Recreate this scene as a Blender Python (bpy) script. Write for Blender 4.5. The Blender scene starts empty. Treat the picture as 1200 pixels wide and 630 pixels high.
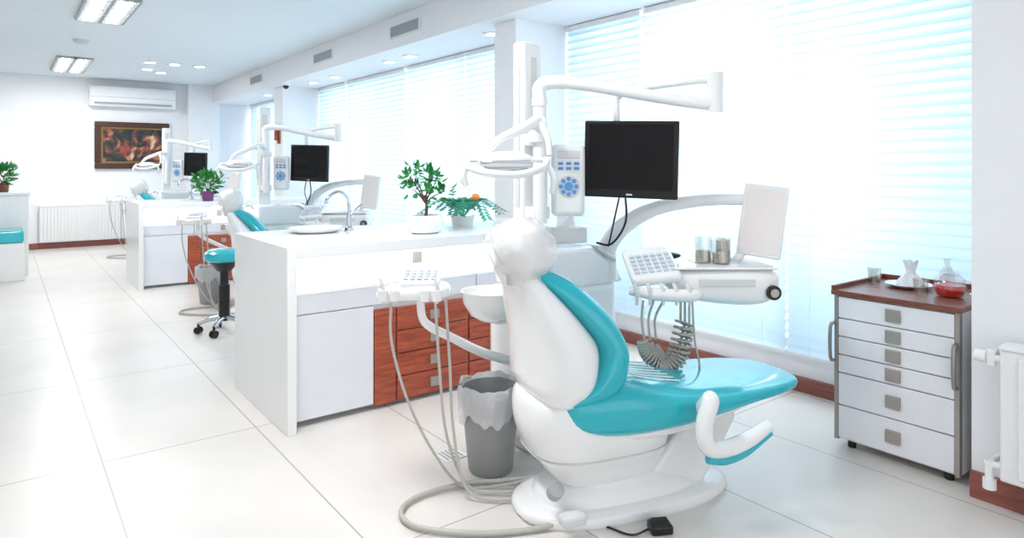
import bpy, bmesh, math, random
from mathutils import Vector, Matrix
random.seed(7)
sc=bpy.context.scene
def lin(c):
    return tuple(((x/12.92) if x<=0.04045 else ((x+0.055)/1.055)**2.4) for x in c)
# ---------------------------------------------------------------- materials
def mat(name,col,rough=.5,metal=0,var=.03,scale=6,bump=0,bscale=40,coat=0,em=0,alpha=None,trans=0,stretch=None,col2=None,spec=.5):
    m=bpy.data.materials.new(name); m.use_nodes=True
    nt=m.node_tree; b=nt.nodes['Principled BSDF']
    c=lin(col)
    tc=nt.nodes.new('ShaderNodeTexCoord'); mp=nt.nodes.new('ShaderNodeMapping')
    if stretch: mp.inputs['Scale'].default_value=stretch
    nt.links.new(tc.outputs['Object'],mp.inputs['Vector'])
    n=nt.nodes.new('ShaderNodeTexNoise'); n.inputs['Scale'].default_value=scale; n.inputs['Detail'].default_value=4
    nt.links.new(mp.outputs['Vector'],n.inputs['Vector'])
    r=nt.nodes.new('ShaderNodeValToRGB')
    c2=lin(col2) if col2 else tuple(x*(1-var) for x in c)
    r.color_ramp.elements[0].position=.3; r.color_ramp.elements[1].position=.7
    r.color_ramp.elements[0].color=(*c2,1); r.color_ramp.elements[1].color=(*c,1)
    nt.links.new(n.outputs['Fac'],r.inputs['Fac']); nt.links.new(r.outputs['Color'],b.inputs['Base Color'])
    b.inputs['Roughness'].default_value=rough; b.inputs['Metallic'].default_value=metal
    b.inputs['Coat Weight'].default_value=coat; b.inputs['Transmission Weight'].default_value=trans
    b.inputs['Specular IOR Level'].default_value=spec
    if em:
        b.inputs['Emission Color'].default_value=(*c,1); b.inputs['Emission Strength'].default_value=em
    if alpha is not None: b.inputs['Alpha'].default_value=alpha
    if bump:
        n2=nt.nodes.new('ShaderNodeTexNoise'); n2.inputs['Scale'].default_value=bscale
        bp=nt.nodes.new('ShaderNodeBump'); bp.inputs['Strength'].default_value=bump; bp.inputs['Distance'].default_value=.02
        nt.links.new(tc.outputs['Object'],n2.inputs['Vector'])
        nt.links.new(n2.outputs['Fac'],bp.inputs['Height']); nt.links.new(bp.outputs['Normal'],b.inputs['Normal'])
    return m
M={}
M['wall']=mat('wall_paint',(.96,.96,.97),.7,var=.02,bump=.03)
M['ceil']=mat('ceiling_paint',(.92,.95,.97),.8,var=.02)
M['white']=mat('white_plastic',(.96,.96,.96),.22,coat=.4,var=.02)
M['lac']=mat('white_lacquer',(.95,.95,.95),.3,coat=.2,var=.02)
M['door']=mat('door_lacquer',(.92,.92,.94),.25,coat=.3,var=.02)
M['grey']=mat('grey_plastic',(.66,.67,.68),.4)
M['lgrey']=mat('light_grey_plastic',(.86,.86,.86),.4)
M['hose']=mat('hose_rubber',(.74,.73,.70),.45)
M['hoseb']=mat('ribbed_hose',(.68,.67,.64),.5)
M['cyan']=mat('turquoise_leather',(.02,.72,.78),.18,coat=.6,var=.06,bump=.02,bscale=200)
M['black']=mat('black_plastic',(.03,.03,.035),.3)
M['screen']=mat('screen_glass',(.035,.03,.035),.18,coat=.0,spec=.3)
M['steel']=mat('brushed_steel',(.62,.62,.61),.3,metal=.9)
M['handle']=mat('satin_handle',(.66,.63,.60),.35,metal=.4)
M['chrome']=mat('chrome',(.8,.8,.82),.1,metal=1)
M['wood']=mat('red_walnut',(.74,.35,.22),.35,coat=.3,col2=(.56,.22,.13),scale=4,stretch=(2,2,18))
M['woodd']=mat('dark_walnut',(.54,.31,.23),.4,coat=.2,col2=(.40,.21,.15),scale=4,stretch=(3,3,20))
M['base']=mat('baseboard_wood',(.60,.35,.30),.4,col2=(.48,.26,.22),stretch=(4,1,10))
M['bin']=mat('bin_plastic',(.62,.62,.62),.45)
M['leaf']=mat('leaf_green',(.28,.64,.32),.4,col2=(.14,.47,.22),scale=12)
M['leafb']=mat('leaf_bluegreen',(.3,.68,.55),.4,col2=(.15,.5,.4),scale=12)
M['bark']=mat('bark',(.38,.28,.2),.8)
M['soil']=mat('soil',(.22,.16,.12),.9)
M['purple']=mat('purple_pot',(.5,.25,.5),.4)
M['orange']=mat('orange_skin',(.96,.6,.25),.4)
M['blue']=mat('blue_keypad',(.30,.60,.85),.35)
M['red']=mat('red_tea',(.85,.12,.08),.1,coat=.5)
M['glow']=mat('led_strip_light',(1,1,1),.5,em=10)
M['tube']=mat('fluorescent_tube',(1,1,1),.5,em=7)
M['down']=mat('downlight_lens',(.97,1,1),.5,em=6)
M['gold']=mat('gilt_frame',(.55,.42,.25),.4,metal=.5,bump=.5,bscale=30)
M['frame']=mat('frame_wood',(.28,.15,.09),.4,bump=.4,bscale=25)
M['tablet']=mat('tablet_face',(.95,.92,.91),.3)
M['paper']=mat('tissue_paper',(.96,.96,.97),.8)
M['vent']=mat('vent_grille',(.62,.66,.68),.5)
M['key']=mat('key_caps',(.80,.83,.87),.4)
M['jarfill']=mat('cotton_contents',(.86,.82,.76),.5,var=.35,scale=60)
def glassmat(name,tint,fac,fr=.05):
    m=bpy.data.materials.new(name); m.use_nodes=True; nt=m.node_tree; nt.nodes.clear()
    o=nt.nodes.new('ShaderNodeOutputMaterial'); mx=nt.nodes.new('ShaderNodeMixShader')
    t=nt.nodes.new('ShaderNodeBsdfTransparent'); t.inputs['Color'].default_value=(*tint,1)
    g=nt.nodes.new('ShaderNodeBsdfGlossy'); g.inputs['Roughness'].default_value=fr
    mx.inputs[0].default_value=fac
    nt.links.new(t.outputs[0],mx.inputs[1]); nt.links.new(g.outputs[0],mx.inputs[2]); nt.links.new(mx.outputs[0],o.inputs[0]); return m
M['glass']=glassmat('clear_glass',(.93,.96,.97),.08)
M['jar']=glassmat('jar_glass',(.93,.92,.90),.16)
def plasticfilm(name,col,alpha,bs,bscale):
    m=mat(name,col,.12,bump=bs,bscale=bscale,coat=.8); b=m.node_tree.nodes['Principled BSDF']; b.inputs['Alpha'].default_value=alpha; return m
M['liner']=plasticfilm('bin_liner',(.86,.86,.87),.78,.9,16)
M['film']=plasticfilm('clear_plastic_cover',(.98,.98,.98),.42,.6,18)
M['pad']=mat('headrest_vinyl',(.95,.95,.95),.3,coat=.4)
def blindmat():
    m=bpy.data.materials.new('blind_slat'); m.use_nodes=True; nt=m.node_tree; nt.nodes.clear()
    o=nt.nodes.new('ShaderNodeOutputMaterial'); mx=nt.nodes.new('ShaderNodeMixShader')
    tc=nt.nodes.new('ShaderNodeTexCoord'); n=nt.nodes.new('ShaderNodeTexNoise'); n.inputs['Scale'].default_value=3
    r=nt.nodes.new('ShaderNodeValToRGB'); r.color_ramp.elements[0].color=(.67,.82,.93,1); r.color_ramp.elements[1].color=(.72,.86,.95,1)
    nt.links.new(tc.outputs['Object'],n.inputs['Vector']); nt.links.new(n.outputs['Fac'],r.inputs['Fac'])
    d=nt.nodes.new('ShaderNodeBsdfDiffuse'); t=nt.nodes.new('ShaderNodeBsdfTranslucent')
    nt.links.new(r.outputs[0],d.inputs[0]); nt.links.new(r.outputs[0],t.inputs[0])
    mx.inputs[0].default_value=.5
    nt.links.new(d.outputs[0],mx.inputs[1]); nt.links.new(t.outputs[0],mx.inputs[2]); nt.links.new(mx.outputs[0],o.inputs[0]); return m
M['blind']=blindmat()
def floormat():
    m=mat('floor_tiles',(.89,.87,.85),.30,scale=1.6,col2=(.85,.83,.81),spec=.5)
    nt=m.node_tree; b=nt.nodes['Principled BSDF']
    geo=nt.nodes.new('ShaderNodeNewGeometry'); sp=nt.nodes.new('ShaderNodeSeparateXYZ')
    nt.links.new(geo.outputs['Position'],sp.inputs[0])
    def line(out,off,per,w):
        a=nt.nodes.new('ShaderNodeMath'); a.operation='ADD'; a.inputs[1].default_value=-off+per*50
        nt.links.new(out,a.inputs[0])
        mo=nt.nodes.new('ShaderNodeMath'); mo.operation='MODULO'; mo.inputs[1].default_value=per
        nt.links.new(a.outputs[0],mo.inputs[0])
        l=nt.nodes.new('ShaderNodeMath'); l.operation='LESS_THAN'; l.inputs[1].default_value=w
        nt.links.new(mo.outputs[0],l.inputs[0]); return l
    l1=line(sp.outputs['X'],.365,.705,.007); l2=line(sp.outputs['Y'],3.67,1.46,.007)
    mx=nt.nodes.new('ShaderNodeMath'); mx.operation='MAXIMUM'
    nt.links.new(l1.outputs[0],mx.inputs[0]); nt.links.new(l2.outputs[0],mx.inputs[1])
    src=b.inputs['Base Color'].links[0].from_socket
    mc=nt.nodes.new('ShaderNodeMix'); mc.data_type='RGBA'
    nt.links.new(mx.outputs[0],mc.inputs[0]); nt.links.new(src,mc.inputs[6]); mc.inputs[7].default_value=(*lin((.66,.64,.62)),1)
    nt.links.new(mc.outputs[2],b.inputs['Base Color'])
    return m
M['floor']=floormat()
def paintmat():
    m=bpy.data.materials.new('oil_painting'); m.use_nodes=True; nt=m.node_tree; b=nt.nodes['Principled BSDF']
    tc=nt.nodes.new('ShaderNodeTexCoord'); n=nt.nodes.new('ShaderNodeTexNoise'); n.inputs['Scale'].default_value=4.5; n.inputs['Detail'].default_value=3; n.inputs['Distortion'].default_value=1.2
    r=nt.nodes.new('ShaderNodeValToRGB'); e=r.color_ramp.elements
    e[0].position=.40; e[0].color=(.01,.02,.02,1); e[1].position=.75; e[1].color=(.75,.6,.4,1)
    for p,c in((.5,(.05,.05,.04,1)),(.56,(.35,.05,.03,1)),(.63,(.45,.25,.12,1))):
        x=e.new(p); x.color=c
    nt.links.new(tc.outputs['Object'],n.inputs['Vector']); nt.links.new(n.outputs['Fac'],r.inputs['Fac']); nt.links.new(r.outputs[0],b.inputs['Base Color'])
    b.inputs['Roughness'].default_value=.4; return m
M['paint']=paintmat()
# ---------------------------------------------------------------- geometry generators
def box(x0,x1,y0,y1,z0,z1):
    v=[(x,y,z) for z in(z0,z1) for y in(y0,y1) for x in(x0,x1)]
    f=[(0,1,3,2),(4,5,7,6),(0,1,5,4),(2,3,7,6),(0,2,6,4),(1,3,7,5)]
    return [Vector(a) for a in v],f
def cbox(c,s,rx=0,ry=0,rz=0):
    v,f=box(-s[0]/2,s[0]/2,-s[1]/2,s[1]/2,-s[2]/2,s[2]/2)
    R=Matrix.Rotation(rz,3,'Z')@Matrix.Rotation(ry,3,'Y')@Matrix.Rotation(rx,3,'X')
    return [R@a+Vector(c) for a in v],f
def join(*gs):
    V=[];F=[]
    for v,f in gs:
        o=len(V); V+=list(v); F+=[tuple(i+o for i in q) for q in f]
    return V,F
def cat(pts,n=6):
    P=[Vector(p) for p in pts]
    if len(P)<3: return P
    Q=[P[0]*2-P[1]]+P+[P[-1]*2-P[-2]]; out=[]
    for i in range(1,len(Q)-2):
        a,b,c,d=Q[i-1:i+3]
        for k in range(n):
            t=k/n
            out.append(.5*((2*b)+(c-a)*t+(2*a-5*b+4*c-d)*t*t+(3*b-a-3*c+d)*t**3))
    out.append(P[-1]); return out
def tube(pts,r,n=10,sm=6,flat=1):
    P=cat(pts,sm) if sm else [Vector(p) for p in pts]
    m=len(P); rr=r if isinstance(r,(list,tuple)) else [r,r]
    V=[];F=[]; T0=None;N=None
    for i,p in enumerate(P):
        T=(P[min(i+1,m-1)]-P[max(i-1,0)]).normalized()
        if N is None:
            up=Vector((0,0,1)) if abs(T.z)<.9 else Vector((1,0,0))
            N=T.cross(up).normalized()
        else:
            N=(N-T*N.dot(T)).normalized()
        B=T.cross(N)
        q=i/(m-1)*(len(rr)-1); a=int(min(q,len(rr)-2)); ra=rr[a]+(rr[a+1]-rr[a])*(q-a)
        for k in range(n):
            an=2*math.pi*k/n; V.append(p+N*math.cos(an)*ra+B*math.sin(an)*ra*flat)
    for i in range(m-1):
        for k in range(n):
            F.append((i*n+k,i*n+(k+1)%n,(i+1)*n+(k+1)%n,(i+1)*n+k))
    F.append(tuple(range(n))); F.append(tuple((m-1)*n+k for k in range(n)))
    return V,F
def cyl(p0,p1,r0,r1=None,n=24):
    return tube([p0,p1],[r0,r0 if r1 is None else r1],n,0)
def lathe(c,prof,n=28,sx=1,sy=1):
    V=[];F=[]
    for r,z in prof:
        for k in range(n):
            a=2*math.pi*k/n; V.append(Vector((c[0]+math.cos(a)*r*sx,c[1]+math.sin(a)*r*sy,c[2]+z)))
    for i in range(len(prof)-1):
        for k in range(n): F.append((i*n+k,i*n+(k+1)%n,(i+1)*n+(k+1)%n,(i+1)*n+k))
    F.append(tuple(range(n))); F.append(tuple((len(prof)-1)*n+k for k in range(n)))
    return V,F
def loft(rings):
    V=[];F=[];n=len(rings[0])
    for r in rings: V+=[Vector(p) for p in r]
    for i in range(len(rings)-1):
        for k in range(n): F.append((i*n+k,i*n+(k+1)%n,(i+1)*n+(k+1)%n,(i+1)*n+k))
    F.append(tuple(range(n))); F.append(tuple((len(rings)-1)*n+k for k in range(n)))
    return V,F
def sup(a,b,e,n=40):
    o=[]
    for k in range(n):
        t=2*math.pi*k/n; c=math.cos(t); s=math.sin(t)
        o.append((a*math.copysign(abs(c)**(2/e),c), b*math.copysign(abs(s)**(2/e),s)))
    return o
def ell(c,r,n=24,m=14):
    rings=[]
    for i in range(1,m):
        ph=-math.pi/2+math.pi*i/m
        rings.append([(c[0]+r[0]*math.cos(ph)*math.cos(2*math.pi*k/n),c[1]+r[1]*math.cos(ph)*math.sin(2*math.pi*k/n),c[2]+r[2]*math.sin(ph)) for k in range(n)])
    return loft(rings)
def interp(tab,n):
    P=[list(t) for t in tab]; Q=[[2*a-b for a,b in zip(P[0],P[1])]]+P+[[2*a-b for a,b in zip(P[-1],P[-2])]]
    out=[]
    for i in range(1,len(Q)-2):
        for k in range(n):
            t=k/n; out.append([.5*(2*b+(c-a)*t+(2*a-5*b+4*c-d)*t*t+(3*b-a-3*c+d)*t**3) for a,b,c,d in zip(*Q[i-1:i+3])])
    out.append(P[-1]); return out
def vloft(tab,e=3,n=4,ns=40):
    rings=[]
    for z,s0,s1,w in interp(tab,n):
        rings.append([((s0+s1)/2+x,y,z) for x,y in sup((s1-s0)/2,w,e,ns)])
    return loft(rings)
def hloft(tab,e=3,n=4,ns=40):
    rings=[]
    for s,z0,z1,w in interp(tab,n):
        rings.append([(s,y,(z0+z1)/2+x) for x,y in sup((z1-z0)/2,w,e,ns)])
    return loft(rings)
def prism(poly,y0,y1):
    n=len(poly); V=[Vector((a,y0,b)) for a,b in poly]+[Vector((a,y1,b)) for a,b in poly]
    F=[tuple(range(n)),tuple(range(n,2*n))]+[(k,(k+1)%n,n+(k+1)%n,n+k) for k in range(n)]
    return V,F
def foliage(c,r,n,ls,seed=1,up=.3):
    rnd=random.Random(seed); V=[];F=[]
    for i in range(n):
        while True:
            p=Vector((rnd.uniform(-1,1),rnd.uniform(-1,1),rnd.uniform(-1,1)))
            if p.length<1: break
        d=(p+Vector((rnd.uniform(-.5,.5),rnd.uniform(-.5,.5),up))).normalized()
        p=Vector((c[0]+p.x*r[0],c[1]+p.y*r[1],c[2]+p.z*r[2]))
        s=d.cross(Vector((rnd.uniform(-.4,.4),rnd.uniform(-.4,.4),1))).normalized(); L=ls*rnd.uniform(.7,1.2); w=L*.26
        nn=d.cross(s)*L*.08
        o=len(V)
        V+=[p,p+d*L*.35+s*w+nn,p+d*L*.7+s*w*.8+nn,p+d*L-nn,p+d*L*.7-s*w*.8+nn,p+d*L*.35-s*w+nn,p+d*L*.35-nn,p+d*L*.7-nn]
        F+=[(o,o+1,o+6),(o+1,o+2,o+7,o+6),(o+2,o+3,o+7),(o+3,o+4,o+7),(o+4,o+5,o+6,o+7),(o+5,o,o+6)]
    return V,F
# ---------------------------------------------------------------- object builders
def mkmesh(name,g,m,smooth=True,bevel=0,sub=0,off=Vector((0,0,0))):
    v,f=g; me=bpy.data.meshes.new(name)
    me.from_pydata([tuple(Vector(a)-off) for a in v],[],f)
    bm=bmesh.new(); bm.from_mesh(me); bmesh.ops.recalc_face_normals(bm,faces=bm.faces); bm.to_mesh(me); bm.free()
    me.materials.append(M[m])
    o=bpy.data.objects.new(name,me); sc.collection.objects.link(o)
    if bevel:
        b=o.modifiers.new('bevel','BEVEL'); b.width=bevel; b.segments=3; b.limit_method='ANGLE'; b.angle_limit=math.radians(35)
    if sub:
        s=o.modifiers.new('sub','SUBSURF'); s.levels=sub; s.render_levels=sub
    for p in me.polygons: p.use_smooth=smooth
    if smooth:
        try: me.set_sharp_from_angle(angle=math.radians(40))
        except Exception: pass
    return o
def solo(name,g,m,smooth=False,bevel=0,sub=0):
    v=[Vector(a) for a in g[0]]
    mn=[min(a[i] for a in v) for i in range(3)]; mx=[max(a[i] for a in v) for i in range(3)]
    c=Vector(((mn[0]+mx[0])/2,(mn[1]+mx[1])/2,mn[2]))
    o=mkmesh(name,g,m,smooth,bevel,sub,c); o.location=c; return o
class Root:
    def __init__(s,name,loc=(0,0,0),rz=0,world=False):
        s.e=bpy.data.objects.new(name,None); s.e.empty_display_size=.1; s.e.location=loc; s.e.rotation_euler=(0,0,rz)
        sc.collection.objects.link(s.e); s.off=Vector(loc) if world else Vector((0,0,0)); s.parts=[]
    def add(s,name,g,m,bevel=0,smooth=True,sub=0):
        o=mkmesh(name,g,m,smooth,bevel,sub,s.off); o.parent=s.e; s.parts.append(o); return o
    def dup(s,dx,dy):
        e=s.e.copy(); e.location=s.e.location+Vector((dx,dy,0)); sc.collection.objects.link(e)
        for p in s.parts:
            q=p.copy(); q.parent=e; sc.collection.objects.link(q)
# ---------------------------------------------------------------- room shell
XW=3.92; ZC=2.95; YB=13.8; ZS=2.62
solo('floor',box(-3.6,4.2,-2.5,YB+.1,-.1,0),'floor')
solo('ceiling',box(-3.6,4.2,-2.5,YB+.1,ZC,ZC+.1),'ceil')
solo('wall_back',box(-3.6,4.2,YB,YB+.15,0,ZC),'wall')
solo('wall_left',box(-3.75,-3.6,-2.5,YB+.1,0,ZC),'wall')
solo('wall_window_sill',box(3.97,4.15,-2.5,YB,0,.24),'wall')
solo('wall_soffit',box(3.2,4.15,-2.5,YB,ZS,ZC),'wall',bevel=.004)
solo('wall_pier_right',box(3.28,4.15,-2.5,1.06,0,ZS),'wall')
solo('wall_pier_middle',box(3.35,4.15,4.33,4.63,0,ZS),'wall')
solo('wall_pier_far',box(3.35,4.15,10.1,10.5,0,ZS),'wall')
solo('wall_pilaster_back',box(2.75,3.3,YB-.18,YB,0,ZS+.33),'wall')
solo('baseboard_window',box(3.93,3.97,1.06,4.33,0,.085),'base')
solo('baseboard_window_far',box(3.93,3.97,4.63,10.1,0,.085),'base')
solo('baseboard_back',box(-3.6,2.75,YB-.03,YB,0,.1),'base')
solo('baseboard_right',join(box(3.255,3.28,-2.5,1.06,0,.11)),'base',bevel=.004)
blk=[(1.08,2.26),(2.28,3.43),(3.47,4.31),(4.65,5.92),(5.95,7.19),(7.27,8.98),(9.06,10.08),(10.52,12.0),(12.05,13.7)]
for i,(a,b) in enumerate(blk):
    V=[];F=[]
    z=.27
    while z<2.57:
        o=len(V)
        for y in(a,b):
            for p in(-.5,-.17,.17,.5):
                V.append(Vector((XW+p*.036-.007*(1-4*p*p),y,z+p*.080)))
        F+=[(o+k,o+k+1,o+k+5,o+k+4) for k in range(3)]
        z+=.062
    me=join((V,F))
    r=Root('window_blind',(XW,(a+b)/2,0),world=True)
    r.add('slats',me,'blind')
    r.add('headrail',box(XW-.03,XW+.03,a,b,2.57,2.615),'lac',bevel=.004)
    r.add('bottom_rail',box(XW-.018,XW+.018,a,b,.225,.245),'lac',bevel=.004)
    cs=[tube([(XW-.026,y,.24),(XW-.026,y,2.58)],[.0015,.0015],5,0) for y in(a+.15,b-.15)]
    r.add('ladder_cords',join(*cs),'lac')
for i,(a,b) in enumerate([(1.06,4.33),(4.63,10.1),(10.5,13.8)]):
    r=Root('window_%d'%(i+1),(4.06,(a+b)/2,0),world=True)
    fr=[box(4.02,4.10,a,b,.24,.30),box(4.02,4.10,a,b,2.54,2.62),box(4.02,4.10,a,a+.06,.3,2.54),box(4.02,4.10,b-.06,b,.3,2.54)]
    for (p,q) in blk:
        if a+.2<q+.02<b-.2: fr.append(box(4.02,4.10,q-.015,q+.055,.3,2.54))
    r.add('frame',join(*fr),'lac'); r.add('pane',box(4.055,4.06,a,b,.3,2.54),'glass')
for y in(3.1,5.95,8.1,10.9):
    r=Root('air_vent',(3.195,y,2.78),world=True)
    r.add('frame',box(3.185,3.2,y-.32,y+.32,2.72,2.85),'lac',bevel=.003)
    r.add('louvres',join(*[box(3.18,3.187,y-.29,y+.29,2.735+k*.018,2.742+k*.018) for k in range(6)]),'vent')
    r.add('core',box(3.182,3.186,y-.29,y+.29,2.735,2.84),'grey')
for y0,y1 in((7.0,8.25),(11.2,12.9),(2.2,3.4)):  # the nearest fixture is unseen, housing the lamp that brightens the chair
    r=Root('ceiling_light',(.8,(y0+y1)/2,ZC),world=True)
    r.add('housing',join(box(.58,.6,y0,y1,ZC-.03,ZC-.001),box(1.0,1.02,y0,y1,ZC-.03,ZC-.001),box(.6,1.0,y0,y0+.02,ZC-.03,ZC-.001),box(.6,1.0,y1-.02,y1,ZC-.03,ZC-.001),box(.785,.815,y0,y1,ZC-.03,ZC-.001)),'grey')
    r.add('tubes',join(*[tube([(x,y0+.03,ZC-.018),(x,y1-.03,ZC-.018)],[.014,.014],8,0) for x in(.66,.73,.87,.94)]),'tube')
    r.add('louvre',join(*[box(.6,1.0,y0+(y1-y0)*k/9-.007,y0+(y1-y0)*k/9+.007,ZC-.034,ZC-.005) for k in range(1,9)]),'grey')
def downlight(x,y,z,r=.06):
    R=Root('downlight',(x,y,z),world=True)
    R.add('ring',lathe((x,y,z),[(r*.8,-.001),(r*.8,-.012),(r*1.2,-.01),(r*1.25,-.001)]),'lac')
    R.add('lens',lathe((x,y,z),[(r*.8,-.008),(.001,-.008)],20),'down')
for x,y in((1.72,11.1),(1.80,11.9),(2.05,11.1),(2.4,11.1),(2.05,12.2),(1.3,5.2)): downlight(x,y,ZC,.09)
for y in(3.0,4.95,6.5,7.0,8.6,9.4,11.5): downlight(3.56,y,ZS,.075)
r=Root('smoke_detector',(.75,9.68,ZC),world=True); r.add('body',lathe((.75,9.68,ZC),[(.08,0),(.08,-.02),(.05,-.05),(.001,-.052)]),'lgrey')
r=Root('security_camera',(3.28,9.75,ZS),world=True); r.add('mount',lathe((3.28,9.75,ZS),[(.06,0),(.06,-.03),(.045,-.035),(.001,-.036)]),'lac'); r.add('dome',ell((3.28,9.75,ZS-.045),(.042,.042,.04)),'black')
# ---------------------------------------------------------------- counter modules
def counter(y0,dx=0):
    x0=1.163+dx; x1=3.34; y1=y0+.99; f=y0+.08
    r=Root('dental_cabinet_counter',(x0,y0,0),world=True)
    r.add('end_panel',box(x0,x0+.05,y0,y1,0,.98),'lac',bevel=.004)
    r.add('worktop',box(x0+.05,x1,y0,y1,.915,.98),'lac',bevel=.005)
    r.add('back_panel',box(x0+.05,x1,y1-.03,y1,0,.915),'lac')
    r.add('niche_back',box(x0+.05,x1,f+.22,f+.24,.72,.915),'lac')
    r.add('led_strip',box(x0+.07,x1-.1,f+.10,f+.125,.898,.914),'glow')
    r.add('carcass',box(x0+.05,x1,f+.02,y1-.03,.03,.72),'lac')
    r.add('plinth',box(x0+.05,x1,f+.06,y1-.05,0,.03),'grey')
    xs=[x0+.055,1.755+dx,2.40+dx,x1-.01]
    for i in range(3):
        r.add('top_drawer_%d'%i,box(xs[i]+.004,xs[i+1]-.004,f,f+.02,.605,.715),'door',bevel=.002)
    r.add('door',box(xs[0],1.685+dx,f,f+.02,.035,.598),'door',bevel=.003)
    r.add('wood_stile',box(1.69+dx,1.825+dx,f-.004,f+.02,.025,.575),'wood',bevel=.002)
    hs=[]
    for c,(a,b) in enumerate([(1.83+dx,2.335+dx),(2.34+dx,2.85+dx),(2.855+dx,x1-.01)]):
        zs=[.025,.165,.30,.435,.575]
        for k in range(4):
            r.add('wood_drawer_%d_%d'%(c,k),box(a+.003,b-.003,f-.006,f+.02,zs[k]+.003,zs[k+1]-.003),'wood',bevel=.003)
            hs.append(box((a+b)/2-.03,(a+b)/2+.03,f-.022,f-.004,(zs[k]+zs[k+1])/2-.028,(zs[k]+zs[k+1])/2+.028))
    r.add('side_pulls',join(*hs),'handle',bevel=.004)
    r.add('white_pulls',join(*[box(x-.025,x+.025,f-.015,f+.001,.63,.69) for x in(2.08+dx,2.9+dx)]),'handle',bevel=.003)
    r.add('socket',box(2.06+dx,2.12+dx,f+.205,f+.221,.79,.86),'handle',bevel=.003)
    return r
c1=counter(3.433); c2=counter(8.50,.04)
def faucet(x,y):
    r=Root('faucet',(x,y,.98),world=True)
    r.add('base',lathe((x,y,.98),[(.03,0),(.03,.02),(.018,.03),(.016,.10),(.001,.105)]),'chrome')
    r.add('spout',tube([(x,y,1.05),(x,y,1.16),(x-.03,y,1.22),(x-.09,y-.01,1.235),(x-.15,y-.02,1.20),(x-.165,y-.02,1.16)],.011),'chrome')
    r.add('lever',tube([(x+.01,y,1.08),(x+.05,y,1.12),(x+.09,y,1.15)],[.009,.005]),'chrome')
faucet(1.80,4.12); faucet(1.9,9.2)
r=Root('wash_basin',(1.6,4.0,.98),world=True)
r.add('bowl',lathe((1.58,4.12,.982),[(.001,.006),(.12,.008),(.17,.03),(.18,.034),(.175,.024),(.13,0),(.001,0)],36,1,.8),'white')
def tree(name,x,y,z,seed=3):
    r=Root(name,(x,y,z),world=True)
    r.add('pot',lathe((x,y,z),[(.08,0),(.105,.01),(.122,.05),(.115,.10),(.108,.115),(.098,.112),(.10,.095),(.001,.093)],32,1,.75),'white')
    r.add('soil',lathe((x,y,z),[(.098,.094),(.001,.10)],24,1,.75),'soil')
    st=[tube([(x,y,z+.09),(x+.01,y,z+.17),(x-.005,y,z+.24)],[.012,.008],8)]
    tips=[(-.11,0,.36),(.09,.02,.32),(0,-.05,.35),(-.05,.06,.40),(.13,-.02,.26),(-.07,.05,.28),(.04,.02,.37),(.02,-.03,.25)]
    for t in tips: st.append(tube([(x,y,z+.19),(x+t[0]*.5,y+t[1]*.5,z+.12+t[2]*.45),(x+t[0],y+t[1],z+t[2])],[.006,.002],6))
    r.add('branches',join(*st),'bark')
    r.add('leaves',join(*[foliage((x+t[0],y+t[1],z+t[2]),(.045,.045,.04),18,.055,seed+i) for i,t in enumerate(tips)]),'leaf',smooth=False)
tree('potted_ficus',2.11,3.66,.98)
def bush(x,y,z,sc_=1,pot='purple'):
    r=Root('potted_bush',(x,y,z),world=True)
    r.add('pot',lathe((x,y,z),[(.05,0),(.06,.0),(.075,.11),(.08,.115),(.07,.115),(.065,.10),(.001,.10)],24),pot)
    r.add('leaves',foliage((x,y,z+.23),(.15*sc_,.13*sc_,.12),170,.08,5),'leaf',smooth=False)
    r.add('stems',join(*[tube([(x,y,z+.09),(x+math.cos(a)*.06,y+math.sin(a)*.06,z+.24)],[.004,.003],6,0) for a in(0,1.3,2.6,3.9,5.2)]),'bark')
bush(1.97,8.68,.98); bush(-.02,10.78,1.07,.8,'woodd'); bush(-.4,10.78,1.07,.8,'woodd')
x,y,z=2.58,3.95,.98
r=Root('potted_fern',(x,y,z),world=True)
r.add('pot',lathe((x,y,z),[(.06,0),(.07,.0),(.085,.07),(.09,.075),(.08,.075),(.001,.065)],24),'white')
gl=[]
for k in range(13):
    a=k*.571+.2; L=.28+.05*(k%3)
    pts=cat([(x,y,z+.06),(x+math.cos(a)*L*.45,y+math.sin(a)*L*.4,z+.18),(x+math.cos(a)*L,y+math.sin(a)*L*.7,z+.13-.03*(k%3))],7)
    gl.append(tube([tuple(p) for p in pts],[.003,.001],5,0))
    for i in range(3,len(pts)):
        p=pts[i]; d=(pts[i]-pts[i-1]).normalized(); s=d.cross(Vector((0,0,1))).normalized()
        for sg in(-1,1):
            q=p+s*sg*.055+d*.03
            gl.append(([p,p+s*sg*.02+d*.028+Vector((0,0,.006)),q,p+s*sg*.026-d*.004],[(0,1,2,3)]))
r.add('fronds',join(*gl),'leafb',smooth=False)
r.add('fruit',ell((x+.07,y-.06,z+.20),(.032,.032,.03)),'orange')
# ---------------------------------------------------------------- back wall items
r=Root('framed_painting',(1.85,YB,1.78),world=True)
a,b,z0,z1=1.26,2.45,1.36,2.2
def framebars(a,b,z0,z1,w,y0,y1): return join(box(a,b,y0,y1,z1-w,z1),box(a,b,y0,y1,z0,z0+w),box(a,a+w,y0,y1,z0+w,z1-w),box(b-w,b,y0,y1,z0+w,z1-w))
r.add('outer_frame',framebars(a,b,z0,z1,.10,YB-.07,YB-.01),'frame',bevel=.015)
r.add('gilt_inner',framebars(a+.09,b-.09,z0+.09,z1-.09,.04,YB-.06,YB-.01),'gold',bevel=.008)
r.add('canvas',box(a+.12,b-.12,YB-.035,YB-.01,z0+.12,z1-.12),'paint')
r=Root('air_conditioner',(1.85,YB,2.6),world=True)
r.add('body',prism([(0,0),(0,.36),(-.20,.36),(-.25,.28),(-.25,.10),(-.20,0)],0,1.36),'white',bevel=.02)
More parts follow.
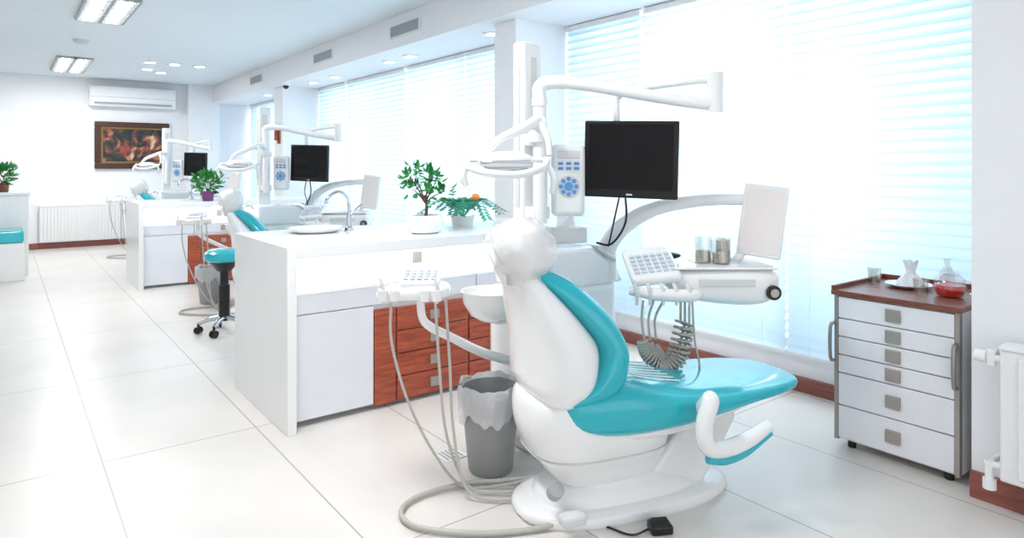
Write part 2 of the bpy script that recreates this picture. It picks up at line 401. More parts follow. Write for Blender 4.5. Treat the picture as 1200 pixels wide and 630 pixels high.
for o in r.parts:
    for v in o.data.vertices:
        c=v.co+r.off
        v.co=Vector((1.17+c.y,YB+c.x,2.46+c.z))-r.off
r.add('slot',box(1.24,2.46,YB-.252,YB-.22,2.50,2.53),'grey')
r.add('line',box(1.17,2.53,YB-.254,YB-.24,2.62,2.625),'grey')
def radiator(name,x0,x1,y,z0,z1):
    r=Root(name,((x0+x1)/2,y,z0),world=True)
    r.add('panel',box(x0,x1,y-.09,y-.05,z0,z1),'lac',bevel=.008)
    n=int((x1-x0)/.05)
    r.add('fins',join(*[box(x0+.015+k*(x1-x0-.03)/n,x0+.038+k*(x1-x0-.03)/n,y-.115,y-.088,z0+.03,z1-.03) for k in range(n)]),'lac',bevel=.003)
    r.add('top_grille',box(x0,x1,y-.10,y-.005,z1-.012,z1+.003),'lac')
    r.add('brackets',join(box(x0+.1,x0+.14,y-.05,y,z0+.1,z0+.15),box(x1-.14,x1-.1,y-.05,y,z0+.1,z0+.15)),'lac')
radiator('wall_radiator',.46,1.65,YB,.11,.73)
r=Root('panel_radiator',(3.2,.4,.15),world=True)
r.add('panel',box(3.14,3.19,-.2,.92,.15,.68),'lac',bevel=.01)
r.add('fins',join(*[box(3.126,3.142,-.17+k*.05,-.145+k*.05,.18,.65) for k in range(21)]),'lac',bevel=.004)
r.add('top',box(3.13,3.24,-.2,.92,.675,.69),'lac',bevel=.003)
r.add('bracket',join(box(3.19,3.279,.7,.74,.3,.35),box(3.19,3.279,.0,.04,.3,.35)),'lac')
r.add('valve_top',join(cyl((3.165,.91,.63),(3.165,.985,.63),.014),cyl((3.165,.955,.60),(3.165,.955,.66),.018),cyl((3.165,.975,.63),(3.279,.975,.63),.012),cyl((3.165,.97,.63),(3.165,1.01,.63),.024)),'lac')
r.add('valve_bottom',join(cyl((3.165,.91,.2),(3.165,.975,.2),.014),cyl((3.165,.96,.14),(3.165,.96,.215),.016),cyl((3.165,.96,.2),(3.279,.96,.2),.012),cyl((3.165,.96,.10),(3.165,.96,.14),.024)),'lac')
r=Root('reception_counter',(-.4,10.7,0),world=True)
r.add('panel',box(-1.4,.25,10.62,10.95,0,1.03),'lac',bevel=.004); r.add('cap',box(-1.42,.27,10.60,10.97,1.03,1.07),'lac',bevel=.005)
r=Root('waiting_bench',(-.4,10.3,0),world=True)
r.add('base',box(-1.3,.2,10.12,10.6,0,.46),'lac',bevel=.005)
r.add('cushion',box(-1.3,.19,10.10,10.6,.465,.62),'cyan',bevel=.03)
r.add('rail',box(-1.3,.2,10.13,10.17,.455,.466),'grey')
# ---------------------------------------------------------------- rolling drawer chest
r=Root('drawer_chest',(3.55,1.38,0),world=True)
X0=3.31; Y0=1.115; Y1=1.665
r.add('carcass',box(X0+.02,3.84,Y0,Y1,.04,.76),'lac',bevel=.004)
r.add('side_frames',join(box(X0,X0+.03,Y0,Y0+.018,.04,.76),box(X0,X0+.03,Y1-.018,Y1,.04,.76)),'handle')
zs=[.05,.215,.375,.465,.555,.645,.755]
hh=[]
for k in range(6):
    r.add('drawer_%d'%k,box(X0,X0+.025,Y0+.02,Y1-.02,zs[k]+.003,zs[k+1]-.003),'door',bevel=.003)
    zc=(zs[k]+zs[k+1])/2; h=.03
    hh.append(box(X0-.012,X0+.003,1.355,1.42,zc-h,zc+h))
r.add('pulls',join(*hh),'handle',bevel=.003)
r.add('top',box(X0-.015,3.86,Y0-.01,Y1+.01,.76,.785),'woodd',bevel=.003)
r.add('top_rim',join(box(3.84,3.86,Y0-.01,Y1+.01,.785,.81),box(X0-.01,3.86,Y1-.005,Y1+.01,.785,.805)),'woodd')
r.add('side_grips',join(tube([(X0,Y1+.0,.62),(X0-.03,Y1+.005,.60),(X0-.03,Y1+.005,.45),(X0,Y1,.43)],.009,8,3),tube([(X0,Y0+.012,.62),(X0-.03,Y0+.012,.60),(X0-.03,Y0+.012,.45),(X0,Y0+.012,.43)],.010,8,3)),'steel')
r.add('feet',join(*[cyl((a,b,0),(a,b,.045),.02) for a in(3.37,3.79) for b in(Y0+.06,Y1-.06)]),'black')
x,y,z=3.56,1.24,.786
r=Root('glass_teapot',(x,y,.786),world=True)
r.add('tea',lathe((x,y,z),[(.05,.004),(.060,.02),(.064,.04),(.061,.055),(.001,.055)]),'red')
r.add('vessel',lathe((x,y,z),[(.052,0),(.068,.02),(.07,.045),(.06,.085),(.045,.10),(.043,.10)]),'jar')
r.add('lid',lathe((x,y,z),[(.045,.10),(.03,.115),(.008,.12),(.01,.135),(.001,.14)]),'jar')
r.add('handle',tube([(x+.0,y-.06,z+.08),(x,y-.10,z+.07),(x,y-.10,z+.03),(x,y-.066,z+.02)],.006),'jar')
for (x,y,h) in((3.62,1.61,.085),(3.47,1.33,.08)):
    r=Root('drinking_glass',(x,y,.786),world=True)
    r.add('glass',lathe((x,y,.786),[(.001,.006),(.026,.006),(.032,h),(.035,h),(.029,0),(.001,0)]),'jar')
x,y=3.70,1.30
r=Root('glass_bottle',(x,y,.786),world=True)
r.add('bottle',lathe((x,y,.786),[(.001,.004),(.03,.004),(.032,.02),(.032,.09),(.014,.12),(.012,.15),(.016,.152),(.016,.16),(.001,.16)]),'jar')
r=Root('serving_plate',(3.66,1.46,.786),world=True)
r.add('dish',lathe((3.66,1.46,.786),[(.001,.004),(.07,.004),(.105,.02),(.108,.018),(.075,0),(.001,0)],36),'white')
r=Root('paper_napkin',(3.68,1.46,.792),world=True)
n=40; rings=[]
for q,(rr,zz) in enumerate(((.055,.0),(.05,.02),(.034,.045),(.018,.065),(.022,.09),(.03,.115))):
    rings.append([(3.68+math.cos(2*math.pi*k/n)*rr*(1+.25*math.sin(5*2*math.pi*k/n+q*.4)),1.46+math.sin(2*math.pi*k/n)*rr*(1+.25*math.sin(5*2*math.pi*k/n+q*.4)),.795+zz+(.015*math.sin(3*2*math.pi*k/n) if q==5 else 0)) for k in range(n)])
V,F=loft(rings); r.add('folds',(V,F[:-2]),'paper')
# ---------------------------------------------------------------- dental chair (local s,t,z)
chair=Root('dental_chair',(2.05,2.0,0),math.radians(-15))
R_=chair
R_.add('base_plate',vloft([(0,-.42,.55,.235),(.015,-.43,.56,.24),(.04,-.42,.54,.235),(.055,-.38,.48,.21)],2.6),'white')
R_.add('base_dome',vloft([(.05,-.34,.42,.19),(.09,-.32,.36,.175),(.13,-.26,.25,.15),(.17,-.24,.18,.14)],2.8),'white')
R_.add('lift_shroud',vloft([(.13,-.27,.20,.15),(.19,-.32,.22,.17),(.25,-.37,.23,.20),(.33,-.40,.22,.225),(.41,-.41,.10,.225),(.47,-.40,-.08,.20),(.50,-.37,-.14,.16)],3.2),'white')
R_.add('shroud_seam',vloft([(.245,-.375,.235,.204),(.252,-.378,.236,.205)],3.2,1),'lgrey')
R_.add('front_strut',prism([(.34,.37),(.56,.37),(.56,.29),(.50,.20),(.38,.035),(.10,.035),(.12,.12)],-.14,.14),'white',bevel=.02)
R_.add('seat_pan',hloft([(-.18,.33,.44,.20),(0,.295,.42,.24),(.25,.30,.41,.24),(.5,.335,.41,.21),(.78,.375,.41,.16)],3),'white')
R_.add('seat_cushion',hloft([(-.335,.435,.465,.10),(-.31,.40,.515,.19),(-.22,.345,.545,.25),(-.05,.318,.56,.278),(.15,.325,.515,.283),(.35,.35,.48,.278),(.55,.375,.468,.26),(.73,.388,.46,.235),(.86,.395,.45,.19),(.92,.405,.44,.12),(.935,.415,.43,.05)],3.2),'cyan')
R_.add('seat_reflection_stripes',join(*[tube([(.0,-.14+.28*j/6,.555),(.12,-.14+.28*j/6,.522),(.26,-.14+.28*j/6,.497)],.0032,6,4) for j in range(7)]),'white')  # white strips modelled in place of the blinds' reflection on the seat
R_.add('backrest_shell',vloft([(.455,-.33,-.20,.15),(.475,-.37,-.20,.21),(.53,-.40,-.16,.25),(.60,-.405,-.14,.262),(.70,-.415,-.14,.258),(.80,-.43,-.215,.24),(.88,-.445,-.29,.21),(.95,-.455,-.36,.17),(.985,-.445,-.40,.11),(.993,-.44,-.415,.05)],2.8),'white')
R_.add('backrest_cushion',vloft([(.47,-.36,-.12,.20),(.50,-.34,-.07,.245),(.56,-.23,-.045,.268),(.63,-.18,-.035,.272),(.70,-.175,-.04,.268),(.80,-.25,-.09,.25),(.88,-.32,-.16,.22),(.95,-.39,-.24,.18),(.99,-.42,-.32,.13),(1.005,-.40,-.355,.07)],3.4),'cyan')
R_.add('headrest_post',tube([(-.41,0,.93),(-.415,0,1.0)],[.03,.03],12,0,2.0),'steel')
from mathutils import noise
HC=Vector((-.41,0,1.065))
def squash(rad,e1,e2,amp,n=64,m=36):
    rings=[]
    for i in range(1,m):
        ph=-math.pi/2+math.pi*i/m; c=abs(math.cos(ph))**(2/e1); s=math.copysign(abs(math.sin(ph))**(2/e1),math.sin(ph))
        rings.append([Vector((rad[0]*c*x,rad[1]*c*y,rad[2]*s)) for x,y in sup(1,1,e2,n)])
    V,F=loft(rings); out=[]
    Rm=Matrix.Rotation(math.radians(-20),3,'Y')
    for v in V:
        w=v*(1+amp*(noise.noise(v*12)+.5*noise.noise(v*28)+.6*abs(noise.noise(v*18+Vector((3,1,2))))))
        out.append(Rm@w+HC)
    return out,F
R_.add('headrest_pad',squash((.092,.15,.112),2.6,2.8,.02),'pad')
R_.add('headrest_cover',squash((.114,.168,.128),2.5,2.8,.10),'film')
n=72; rings=[]
for q,(rx_,ry_,z) in enumerate(((.09,.14,1.01),(.10,.15,.975),(.10,.150,.95),(.10,.155,.925))):
    rings.append([(HC.x+.01*q+math.cos(2*math.pi*k/n)*rx_*(1+.06*math.sin(k*.61+q)),math.sin(2*math.pi*k/n)*ry_*(1+.04*math.sin(k*.87+q)),z+.006*math.sin(k*.5)) for k in range(n)])
V,F=loft(rings); R_.add('cover_skirt',(V,F[:-2]),'film')
R_.add('armrest',tube([(.27,-.25,.40),(.25,-.33,.47),(.235,-.37,.49),(.205,-.375,.42),(.20,-.375,.355),(.235,-.375,.305),(.32,-.375,.295),(.42,-.375,.315),(.52,-.375,.355)],[.026,.03,.034,.034,.034,.034,.033,.032,.026],14,6),'white')
R_.add('armrest_pad',tube([(.215,-.378,.275),(.30,-.378,.262),(.40,-.378,.275),(.53,-.378,.325)],[.016,.02,.018,.010],10,6,1.5),'cyan')
R_.add('pivot_cap',cyl((-.33,-.14,.13),(-.33,-.17,.16),.03),'grey')
R_.add('brake_pedal',cbox((-.30,-.24,.075),(.10,.06,.04)),'lgrey',bevel=.012)
# ---------------------------------------------------------------- dental unit (world coords)
unit=Root('dental_unit',(2.3,2.64,0),world=True); U=unit
U.add('cabinet',box(1.99,2.62,2.48,2.82,.05,.80),'white',bevel=.05)
U.add('foot',box(2.03,2.58,2.52,2.78,0,.06),'lgrey',bevel=.01)
pv,pf=prism([(2.02,.78),(2.66,.78),(2.60,.88),(2.42,.99),(2.02,1.0)],2.47,2.80); U.add('console',(pv,pf),'white',bevel=.03)
U.add('console_panel',cbox((2.50,2.50,.945),(.16,.10,.02),ry=math.radians(30)),'lgrey',bevel=.006)
U.add('post',box(2.06,2.18,2.60,2.69,.95,2.03),'lac',bevel=.012)
U.add('post_slots',join(box(2.055,2.062,2.63,2.66,1.2,1.9),box(2.10,2.14,2.594,2.601,1.75,1.95)),'lgrey')
U.add('post_bracket',join(box(2.07,2.17,2.52,2.61,1.50,1.56),box(2.07,2.17,2.52,2.61,1.14,1.20)),'lac',bevel=.01)
U.add('riser_tube',tube([(2.11,2.53,1.12),(2.11,2.53,1.70)],[.036,.036],16,0),'white')
U.add('spittoon',lathe((1.86,2.60,.66),[(.001,0),(.05,0),(.10,.03),(.135,.09),(.142,.14),(.145,.145),(.135,.143),(.12,.09),(.07,.05),(.001,.045)],36),'white')
U.add('spittoon_arm',box(1.86,2.02,2.56,2.66,.64,.70),'white',bevel=.02)
U.add('spittoon_tap',tube([(2.0,2.58,.95),(1.95,2.58,.99),(1.89,2.58,.96),(1.88,2.59,.90)],.008),'chrome')
cf=Root('control_panel',(2.26,2.49,1.33),math.radians(-37.4))
cf.add('body',cbox((0,0,0),(.17,.06,.36)),'white',bevel=.025)
cf.add('keypad',cyl((0,-.028,-.03),(0,-.034,-.03),.055),'lgrey')
cf.add('keypad_center',cyl((0,-.033,-.03),(0,-.037,-.03),.022),'blue')
cf.add('keys',join(*[cyl((math.cos(a)*.038,-.033,-.03+math.sin(a)*.038),(math.cos(a)*.038,-.038,-.03+math.sin(a)*.038),.011,n=12) for a in [k*math.pi/4 for k in range(8)]]+[cbox((x,-.033,z),(.025,.008,.014)) for x in(-.04,0,.04) for z in(.06,.085)]),'blue')
cf.add('display',cbox((0,-.031,.13),(.11,.006,.04)),'lgrey',bevel=.003)
cf.add('mount',cbox((-.06,.06,0),(.05,.10,.06)),'white',bevel=.01)
tb=Root('tissue_box',(2.34,2.60,1.0),math.radians(-20))
tb.add('box',cbox((0,0,.042),(.20,.12,.08)),'lgrey',bevel=.008)
tb.add('tissue',join(([Vector((-.05,0,.08)),Vector((.05,0,.08)),Vector((.03,-.02,.15)),Vector((-.04,.01,.16))],[(0,1,2,3)]),([Vector((-.04,.02,.08)),Vector((.05,-.02,.08)),Vector((.06,.02,.13)),Vector((-.01,.03,.17))],[(0,1,2,3)])),'paper',smooth=False)
mon=Root('computer_monitor',(2.47,2.265,1.44),world=True)
mon.add('arm_lower',tube([(2.11,2.53,1.72),(2.11,2.53,1.79),(2.145,2.49,1.815),(2.25,2.36,1.80),(2.50,2.05,1.72),(2.62,1.90,1.69)],[.038,.038,.035,.031,.029,.031],14),'white')
mon.add('arm_elbow',join(cyl((2.635,1.885,1.65),(2.635,1.885,1.84),.038),cyl((2.11,2.53,1.70),(2.11,2.53,1.74),.042)),'white')
mon.add('arm_upper',tube([(2.635,1.885,1.81),(2.60,2.00,1.81),(2.52,2.25,1.79),(2.49,2.36,1.76),(2.485,2.37,1.68),(2.485,2.36,1.50)],[.024,.022,.02,.02,.018,.018],12),'white')
phi=math.radians(20)
n=Vector((-.607*math.cos(phi)-.794*math.sin(phi), -.794*math.cos(phi)+.607*math.sin(phi),0)).normalized()
rx=Vector((0,0,1)).cross(n)
rx=-rx if rx.dot(Vector((.794,-.607,0)))<0 else rx
Rl=Matrix.Rotation(math.radians(-1.5),3,n)
def scr(w,h,d0,d1,cz=0):
    V=[]
    for dd in(d0,d1):
        for zz in(-h/2,h/2):
            for xx in(-w/2,w/2):
                V.append(Vector((2.47,2.265,1.435))+Rl@(rx*xx+Vector((0,0,1))*(zz+cz)+n*dd))
    return V,[(0,1,3,2),(4,5,7,6),(0,1,5,4),(2,3,7,6),(0,2,6,4),(1,3,7,5)]
mon.add('bezel',scr(.47,.385,-.035,0),'black',bevel=.008)
mon.add('screen',scr(.42,.325,0,.002,.012),'screen')
mon.add('back_shell',scr(.28,.24,-.075,-.03),'black',bevel=.02)
mon.add('logo',scr(.03,.008,0,.002,-.175),'lgrey')
mon.add('mount',scr(.10,.10,-.10,-.07,0),'grey',bevel=.01)
mon.add('cables',join(tube([(2.50,2.33,1.30),(2.52,2.34,1.12),(2.50,2.42,1.0),(2.47,2.5,1.0)],.006,6),tube([(2.48,2.33,1.30),(2.46,2.36,1.14),(2.5,2.42,1.06),(2.55,2.5,.95)],.005,6)),'black')
lamp=Root('operating_lamp',(1.80,2.40,1.42),math.radians(-37.4))
lamp.add('head',hloft([(-.125,-.005,.01,.03),(-.11,-.02,.03,.06),(-.06,-.03,.045,.085),(0,-.032,.05,.09),(.06,-.03,.045,.085),(.11,-.02,.03,.06),(.125,-.005,.01,.03)],2.5),'white')
lamp.add('bezel',hloft([(-.118,-.006,.006,.035),(-.10,-.012,.012,.078),(0,-.012,.012,.098),(.10,-.012,.012,.078),(.118,-.006,.006,.035)],2.5),'chrome')
lamp.add('reflector',hloft([(-.10,-.04,-.015,.03),(-.06,-.045,-.015,.06),(0,-.048,-.015,.07),(.06,-.045,-.015,.06),(.10,-.04,-.015,.03)],2.5),'chrome')
lamp.add('yoke',tube([(-.175,.02,.01),(-.165,-.06,-.02),(-.09,-.11,-.045),(0,-.12,-.055),(.09,-.11,-.05),(.17,-.06,-.02),(.185,.02,.01)],.017,10),'white')
lamp.add('yoke_arms',join(tube([(-.175,.02,.01),(-.12,0,.01)],[.012,.012],8,0),tube([(.185,.02,.01),(.12,0,.01)],[.012,.012],8,0)),'white')
lamp.add('handles',join(tube([(-.17,-.04,-.01),(-.19,-.05,-.06),(-.175,-.05,-.11)],[.014,.017,.013],10),tube([(.18,-.04,-.01),(.215,-.05,-.07),(.205,-.05,-.14)],[.014,.017,.013],10)),'white')
lamp.add('arm',tube([(.153,.28,.17),(.16,.20,.20),(.14,.10,.19),(.07,.03,.15),(-.03,.0,.10),(-.09,0,.03)],[.034,.03,.028,.024,.02,.016],14),'white')
lamp.add('arm_side',tube([(.14,.10,.19),(.19,.06,.12),(.2,.03,.03)],[.024,.018,.014],12),'white')
lamp.add('collar',cyl((.153,.288,.10),(.153,.288,.21),.045),'white')
# instrument table
T=(2.66,2.05)
tab=Root('dental_instrument_table',(T[0],T[1],0),math.radians(-37.4))
tab.add('housing',hloft([(-.13,.845,.905,.10),(-.10,.80,.915,.145),(0,.765,.92,.16),(.15,.745,.925,.165),(.28,.745,.925,.165),(.36,.77,.92,.15),(.395,.81,.90,.11)],4),'white')
tab.add('tray_rim',box(-.11,.37,-.155,.155,.918,.93),'white',bevel=.006)
tab.add('tray_mat',box(.02,.35,-.135,.135,.929,.933),'lgrey')
wr=dict(rx=math.radians(24),ry=math.radians(-6))
WR=Matrix.Rotation(wr['ry'],3,'Y')@Matrix.Rotation(wr['rx'],3,'X')
wc=Vector((-.20,-.05,.925))
tab.add('key_wing',cbox(tuple(wc),(.235,.28,.05),**wr),'white',bevel=.02)
tab.add('wing_keys',join(*[cbox(tuple(wc+WR@Vector((-.085+.034*i,-.09+.034*j,.028))),(.024,.022,.010),**wr) for i in range(6) for j in range(5)]),'key',bevel=.003)
tab.add('instrument_rest',tube([(-.33,-.19,.83),(-.20,-.21,.815),(-.05,-.21,.81),(.0,-.17,.815)],[.02,.03,.03,.02],12,6),'white')
hp=[]
for i,xx in enumerate((-.30,-.24,-.18,-.12,-.06)):
    hp.append(tube([(xx,-.225,.77),(xx,-.225,.83),(xx-.008,-.205,.865)],[.007,.011,.008],8))
tab.add('handpieces',join(*hp),'lgrey')
tab.add('side_knob',join(cyl((.345,-.135,.815),(.345,-.175,.815),.034),),'black')
tab.add('knob_cap',cyl((.345,-.174,.815),(.345,-.183,.815),.020),'steel')
tab.add('front_panel',cbox((.13,-.168,.86),(.26,.01,.035)),'lgrey',bevel=.004)
def coil(pts,R,r,turns):
    P=cat(pts,30); m=len(P); out=[]
    N=None
    for i in range(m):
        Tn=(P[min(i+1,m-1)]-P[max(i-1,0)]).normalized()
        if N is None: N=Tn.cross(Vector((0,1,.1))).normalized()
        N=(N-Tn*N.dot(Tn)).normalized(); B=Tn.cross(N)
        out.append((P[i],N,B))
    pts2=[]; K=turns*9
    for k in range(K+1):
        q=k/K*(m-1); i=min(int(q),m-2); f=q-i
        p=out[i][0].lerp(out[i+1][0],f); a=2*math.pi*k/9
        pts2.append(p+out[i][1]*math.cos(a)*R+out[i][2]*math.sin(a)*R)
    return tube([tuple(p) for p in pts2],[r,r],5,0)
cg=[]
for k in range(3):
    o=.03*k
    cg.append(coil([(-.27+o,-.20+.02*k,.60-.02*k),(-.255+o,-.20+.02*k,.54),(-.18+o*.4,-.20+.03*k,.47+.012*k),(-.09-o*.5,-.20+.03*k,.52),(-.055-o*.5,-.20+.02*k,.68)],.023,.0062,25))
tab.add('coiled_hoses',join(*cg),'hoseb')
tab.add('hose_leads',join(*[tube([(-.27+.05*k,-.22+.01*k,.79),(-.275+.035*k,-.21+.02*k,.70),(-.26+.03*k,-.20+.02*k,.60)],.006,8) for k in range(3)],*[tube([(-.055-.015*k,-.20+.02*k,.83),(-.055-.015*k,-.20+.02*k,.68)],[.006,.006],8,0) for k in range(3)],tube([(-.03,-.15,.82),(-.02,-.16,.6),(-.0,-.17,.47),(-.05,-.16,.44),(-.10,-.1,.50)],.005,8)),'hose')
inv=Matrix.Rotation(math.radians(37.4),3,'Z')
def L(x,y,z): 
    q=inv@Vector((x-T[0],y-T[1],0)); return (q.x,q.y,z)
tab.add('support_arm',tube([L(2.56,2.52,.86),L(2.57,2.51,.98),L(2.61,2.43,1.09),L(2.70,2.30,1.18),L(2.83,2.12,1.225),L(2.96,1.95,1.235),L(3.0,1.9,1.235)],[.05,.05,.046,.038,.032,.03,.028],16),'white')
tab.add('arm_boot',cyl(L(2.56,2.52,.80),L(2.56,2.52,.94),.065,.055),'white')
tab.add('drop_bracket',tube([L(2.98,1.93,1.235),L(2.98,1.93,1.1),L(2.92,1.95,.95),L(2.85,2.0,.90)],[.026,.026,.024,.024],12),'white')
pc=Vector(L(2.985,1.86,1.13)); 
dr=dict(rx=math.radians(-4),ry=math.radians(7),rz=math.radians(-22))
DR=Matrix.Rotation(dr['rz'],3,'Z')@Matrix.Rotation(dr['ry'],3,'Y')@Matrix.Rotation(dr['rx'],3,'X')
tab.add('display_panel',cbox(tuple(pc),(.21,.04,.36),**dr),'white',bevel=.014)
tab.add('display_face',cbox(tuple(pc+DR@Vector((0,-.0205,0))),(.175,.004,.315),**dr),'tablet',bevel=.0015)
ja=Root('instrument_jars',(T[0],T[1],.934),math.radians(-37.4))
for i,(xx,yy,h,rr) in enumerate(((.06,-.02,.13,.040),(.135,-.05,.115,.042),(.175,.03,.12,.036))):
    ja.add('jar_%d'%i,lathe((xx,yy,0),[(.001,.004),(rr*.95,.004),(rr,h),(rr*1.05,h),(rr,0),(.001,0)],24),'jar')
    ja.add('contents_%d'%i,lathe((xx,yy,0),[(.001,.006),(rr*.85,.006),(rr*.85,h*.45),(.001,h*.5)],18),'jarfill')
mo=Root('computer_mouse',(T[0]-.01,T[1]+.10,.936),math.radians(-37.4))
mo.add('body',ell((-.02,0,.02),(.065,.04,.018)),'black')
mo.add('cord',tube([(-.08,0,.015),(-.12,.02,.012),(-.14,.0,.005)],.003,6),'black')
# assistant instrument holder
ah=Root('assistant_instrument_holder',(1.43,2.56,0),math.radians(-37.4))
def LA(x,y,z):
    q=inv@Vector((x-1.43,y-2.56,0)); return (q.x,q.y,z)
ah.add('body',hloft([(-.17,.83,.845,.03),(-.15,.82,.87,.07),(-.05,.82,.885,.085),(.08,.825,.895,.085),(.13,.83,.89,.07),(.15,.84,.87,.03)],3),'white')
ah.add('keypad',cbox((.02,-.01,.905),(.17,.11,.035),rx=math.radians(16)),'white',bevel=.012)
ah.add('keys',join(*[cbox((-.04+.03*i,-.045+.026*j,.918+.007*j),(.018,.016,.01),rx=math.radians(16)) for i in range(5) for j in range(4)]),'key',bevel=.002)
ah.add('holders',join(*[lathe((x,-.085,.83),[(.016,0),(.02,.0),(.022,.045),(.016,.045)],14) for x in(-.13,-.08,.05,.10)]),'white')
ah.add('suction_tips',join(*[tube([(x,-.085,.82),(x,-.085,.89),(x-.010,-.08,.925)],[.007,.010,.006],8) for x in(-.13,.10)]),'lgrey')
ah.add('arm',tube([LA(1.45,2.56,.83),LA(1.46,2.56,.74),LA(1.50,2.555,.69),LA(1.62,2.56,.62),LA(1.80,2.58,.52),LA(2.01,2.6,.43)],[.018,.018,.02,.02,.022,.024],12),'white')
H=[[(1.31,2.56,.84),(1.31,2.56,.66),(1.36,2.52,.42),(1.46,2.47,.18),(1.58,2.42,.014),(1.70,2.33,.014),(1.85,2.2,.06)],
   [(1.46,2.45,.84),(1.475,2.44,.55),(1.50,2.42,.25),(1.57,2.36,.04),(1.68,2.27,.014),(1.80,2.15,.05)],
   [(1.50,2.43,.84),(1.515,2.42,.55),(1.52,2.40,.28),(1.54,2.33,.05),(1.64,2.22,.014),(1.80,2.10,.05)]]
ah.add('suction_hoses',join(*[tube([LA(*p) for p in h],.0062,8) for h in H]),'hose')
ah.add('supply_hose',tube([LA(*p) for p in [(1.9,2.22,.04),(1.72,2.36,.018),(1.60,2.43,.016),(1.38,2.455,.016),(1.26,2.38,.016),(1.265,2.24,.016),(1.42,2.07,.016),(1.62,1.96,.016),(1.80,1.90,.04)]],.0105,10),'hose')
fp=Root('foot_pedal',(2.00,1.68,0),math.radians(-30))
fp.add('body',cbox((0,0,.018),(.085,.07,.035)),'black',bevel=.008)
fp.add('plate',cbox((0,-.005,.038),(.065,.05,.012),rx=math.radians(8)),'black',bevel=.004)
fp.add('cable',tube([(-.045,0,.012),(-.12,-.02,.006),(-.20,.05,.006),(-.28,.10,.006),(-.36,.20,.006),(-.42,.30,.006),(-.44,.38,.006)],.004,6),'black')
def bin_(x,y,s=1):
    r=Root('trash_bin',(x,y,0),world=True)
    r.add('bucket',lathe((x,y,0),[(.001,.0),(.098*s,.0),(.103*s,.01),(.138*s,.37*s),(.144*s,.372*s),(.144*s,.385*s),(.13*s,.383*s),(.12*s,.3*s),(.10*s,.03),(.001,.02)],36),'bin')
    n=96; rings=[]
    rn=random.Random(9)
    ph=[rn.uniform(0,6.28) for _ in range(6)]
    def wv(k,q): 
        a=2*math.pi*k/n; return math.sin(5*a+ph[0]+q*.3)+.7*math.sin(9*a+ph[1])+.5*math.sin(17*a+ph[2]+q)
    for q,(rad,z) in enumerate(((.118,.22),(.128,.33),(.137,.392),(.147,.405),(.154,.39),(.154,.35),(.150,.30),(.148,.255))):
        amp=.0 if q<2 else (.0015 if q<4 else .003)
        rings.append([(x+math.cos(2*math.pi*k/n)*(rad*s+amp*wv(k,q)),y+math.sin(2*math.pi*k/n)*(rad*s+amp*wv(k,q)),(z+(.018*wv(k,0) if q==7 else .009*wv(k,0) if q==6 else .005*wv(k,2)))*s) for k in range(n)])
    V,F=loft(rings); F=F[:-2]
    r.add('liner',(V,F),'liner')
bin_(1.79,2.505); bin_(1.68,7.3,.95)
r=Root('floor_socket',(1.60,2.80,0),world=True)
r.add('plate',box(1.66,1.78,2.68,2.80,0,.006),'lac',bevel=.002)
r.add('grid',join(*[box(1.672+.02*k,1.682+.02*k,2.69,2.79,.006,.008) for k in range(5)]),'grey')
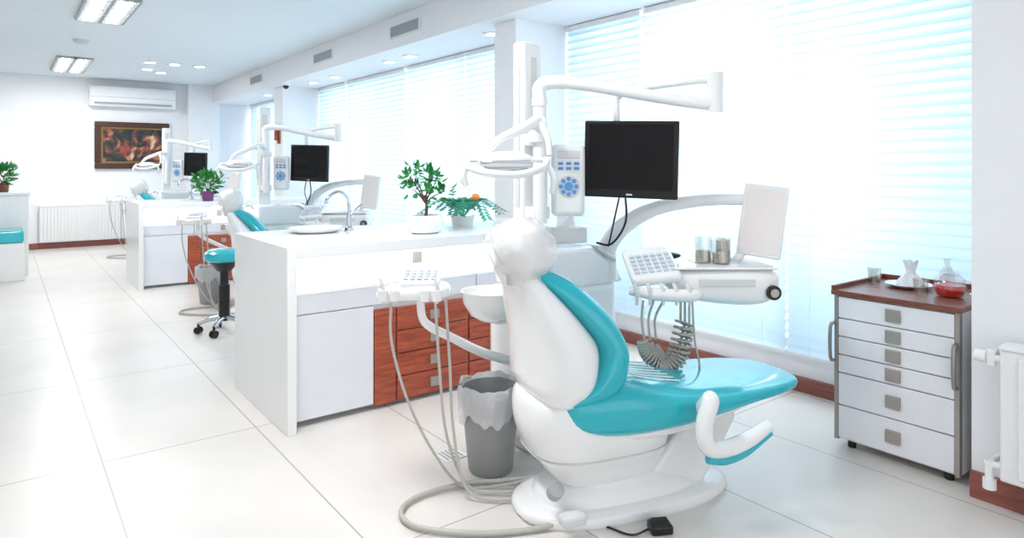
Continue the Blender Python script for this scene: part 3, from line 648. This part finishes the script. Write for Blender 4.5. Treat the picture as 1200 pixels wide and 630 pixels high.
def stool(x,y):
    r=Root('dentist_stool',(x,y,0),world=True)
    r.add('seat',lathe((x,y,0),[(.001,.60),(.13,.60),(.155,.615),(.162,.645),(.155,.675),(.12,.70),(.001,.702)],36),'cyan')
    r.add('seat_pan',lathe((x,y,0),[(.001,.52),(.06,.52),(.13,.602),(.001,.602)],24),'black')
    r.add('gas_column',join(cyl((x,y,.10),(x,y,.40),.045),cyl((x,y,.34),(x,y,.58),.035)),'black')
    L_=[];C=[];W=[]
    for k in range(5):
        a=k*2*math.pi/5+.3; ex=x+math.cos(a)*.20; ey=y+math.sin(a)*.20
        L_.append(tube([(x,y,.13),(x+math.cos(a)*.11,y+math.sin(a)*.11,.115),(ex,ey,.085)],[.026,.02,.016],10)); C.append(cyl((ex,ey,.05),(ex,ey,.09),.01))
        dx,dy=math.cos(a+1.2),math.sin(a+1.2)
        for s in(-1,1): W.append(cyl((ex+dx*s*.008,ey+dy*s*.008,.03),(ex+dx*s*.024,ey+dy*s*.024,.03),.03,n=18))
    r.add('legs',join(*L_),'chrome'); r.add('caster_stems',join(*C),'black'); r.add('caster_wheels',join(*W),'black')
stool(1.48,5.95)
r=Root('wall_plaque',(3.33,10.2,1.75),world=True)
r.add('plate',box(3.325,3.35,10.2,10.3,1.75,2.05),'wood',bevel=.004); r.add('shade',cyl((3.30,10.25,1.80),(3.30,10.25,2.0),.03),'wood')
for g in(chair,unit,cf,mon,lamp,tab,ah):
    g.dup(.08,4.60); g.dup(.0,9.5)
# ---------------------------------------------------------------- light
def area(name,loc,sx,sy,e,col,rot):
    l=bpy.data.lights.new(name,'AREA'); l.shape='RECTANGLE'; l.size=sx; l.size_y=sy; l.energy=e; l.color=col
    o=bpy.data.objects.new(name,l); o.location=loc; o.rotation_euler=rot; sc.collection.objects.link(o)
R90=(0,math.radians(90),0)
area('daylight_window_a',(4.75,2.75,1.75),1.5,1.7,95,(1,.99,.98),R90)
area('daylight_window_b',(4.75,6.2,1.6),2.0,2.6,82,(.97,.98,1),R90)
area('daylight_window_c',(4.75,9.0,1.6),2.0,1.8,52,(.97,.98,1),R90)
area('daylight_window_d',(4.75,12.2,1.6),2.0,2.2,52,(.97,.98,1),R90)
for y,e in((2.8,55),(7.7,52),(12.0,58)):  # nearest lamp is out of view, added to boost light on the chair
    area('ceiling_fixture_light',(.8,y,ZC-.04),.38,1.1,e,(1,.98,.96),(0,0,0))
w=bpy.data.worlds.new('World'); sc.world=w; w.use_nodes=True
w.node_tree.nodes['Background'].inputs[0].default_value=(.97,.98,1,1); w.node_tree.nodes['Background'].inputs[1].default_value=1.55
try:
    sc.view_settings.view_transform='Standard'; sc.view_settings.exposure=0
except Exception: pass
# ---------------------------------------------------------------- camera
cd=bpy.data.cameras.new('Camera'); cam=bpy.data.objects.new('Camera',cd); sc.collection.objects.link(cam)
cam.location=(0,0,1.4); cam.rotation_euler=(math.radians(90),0,math.radians(-37.4))
cd.sensor_width=36; cd.lens=778/1200*36; cd.shift_y=-.1; cd.clip_start=.05; cd.clip_end=100
sc.camera=cam
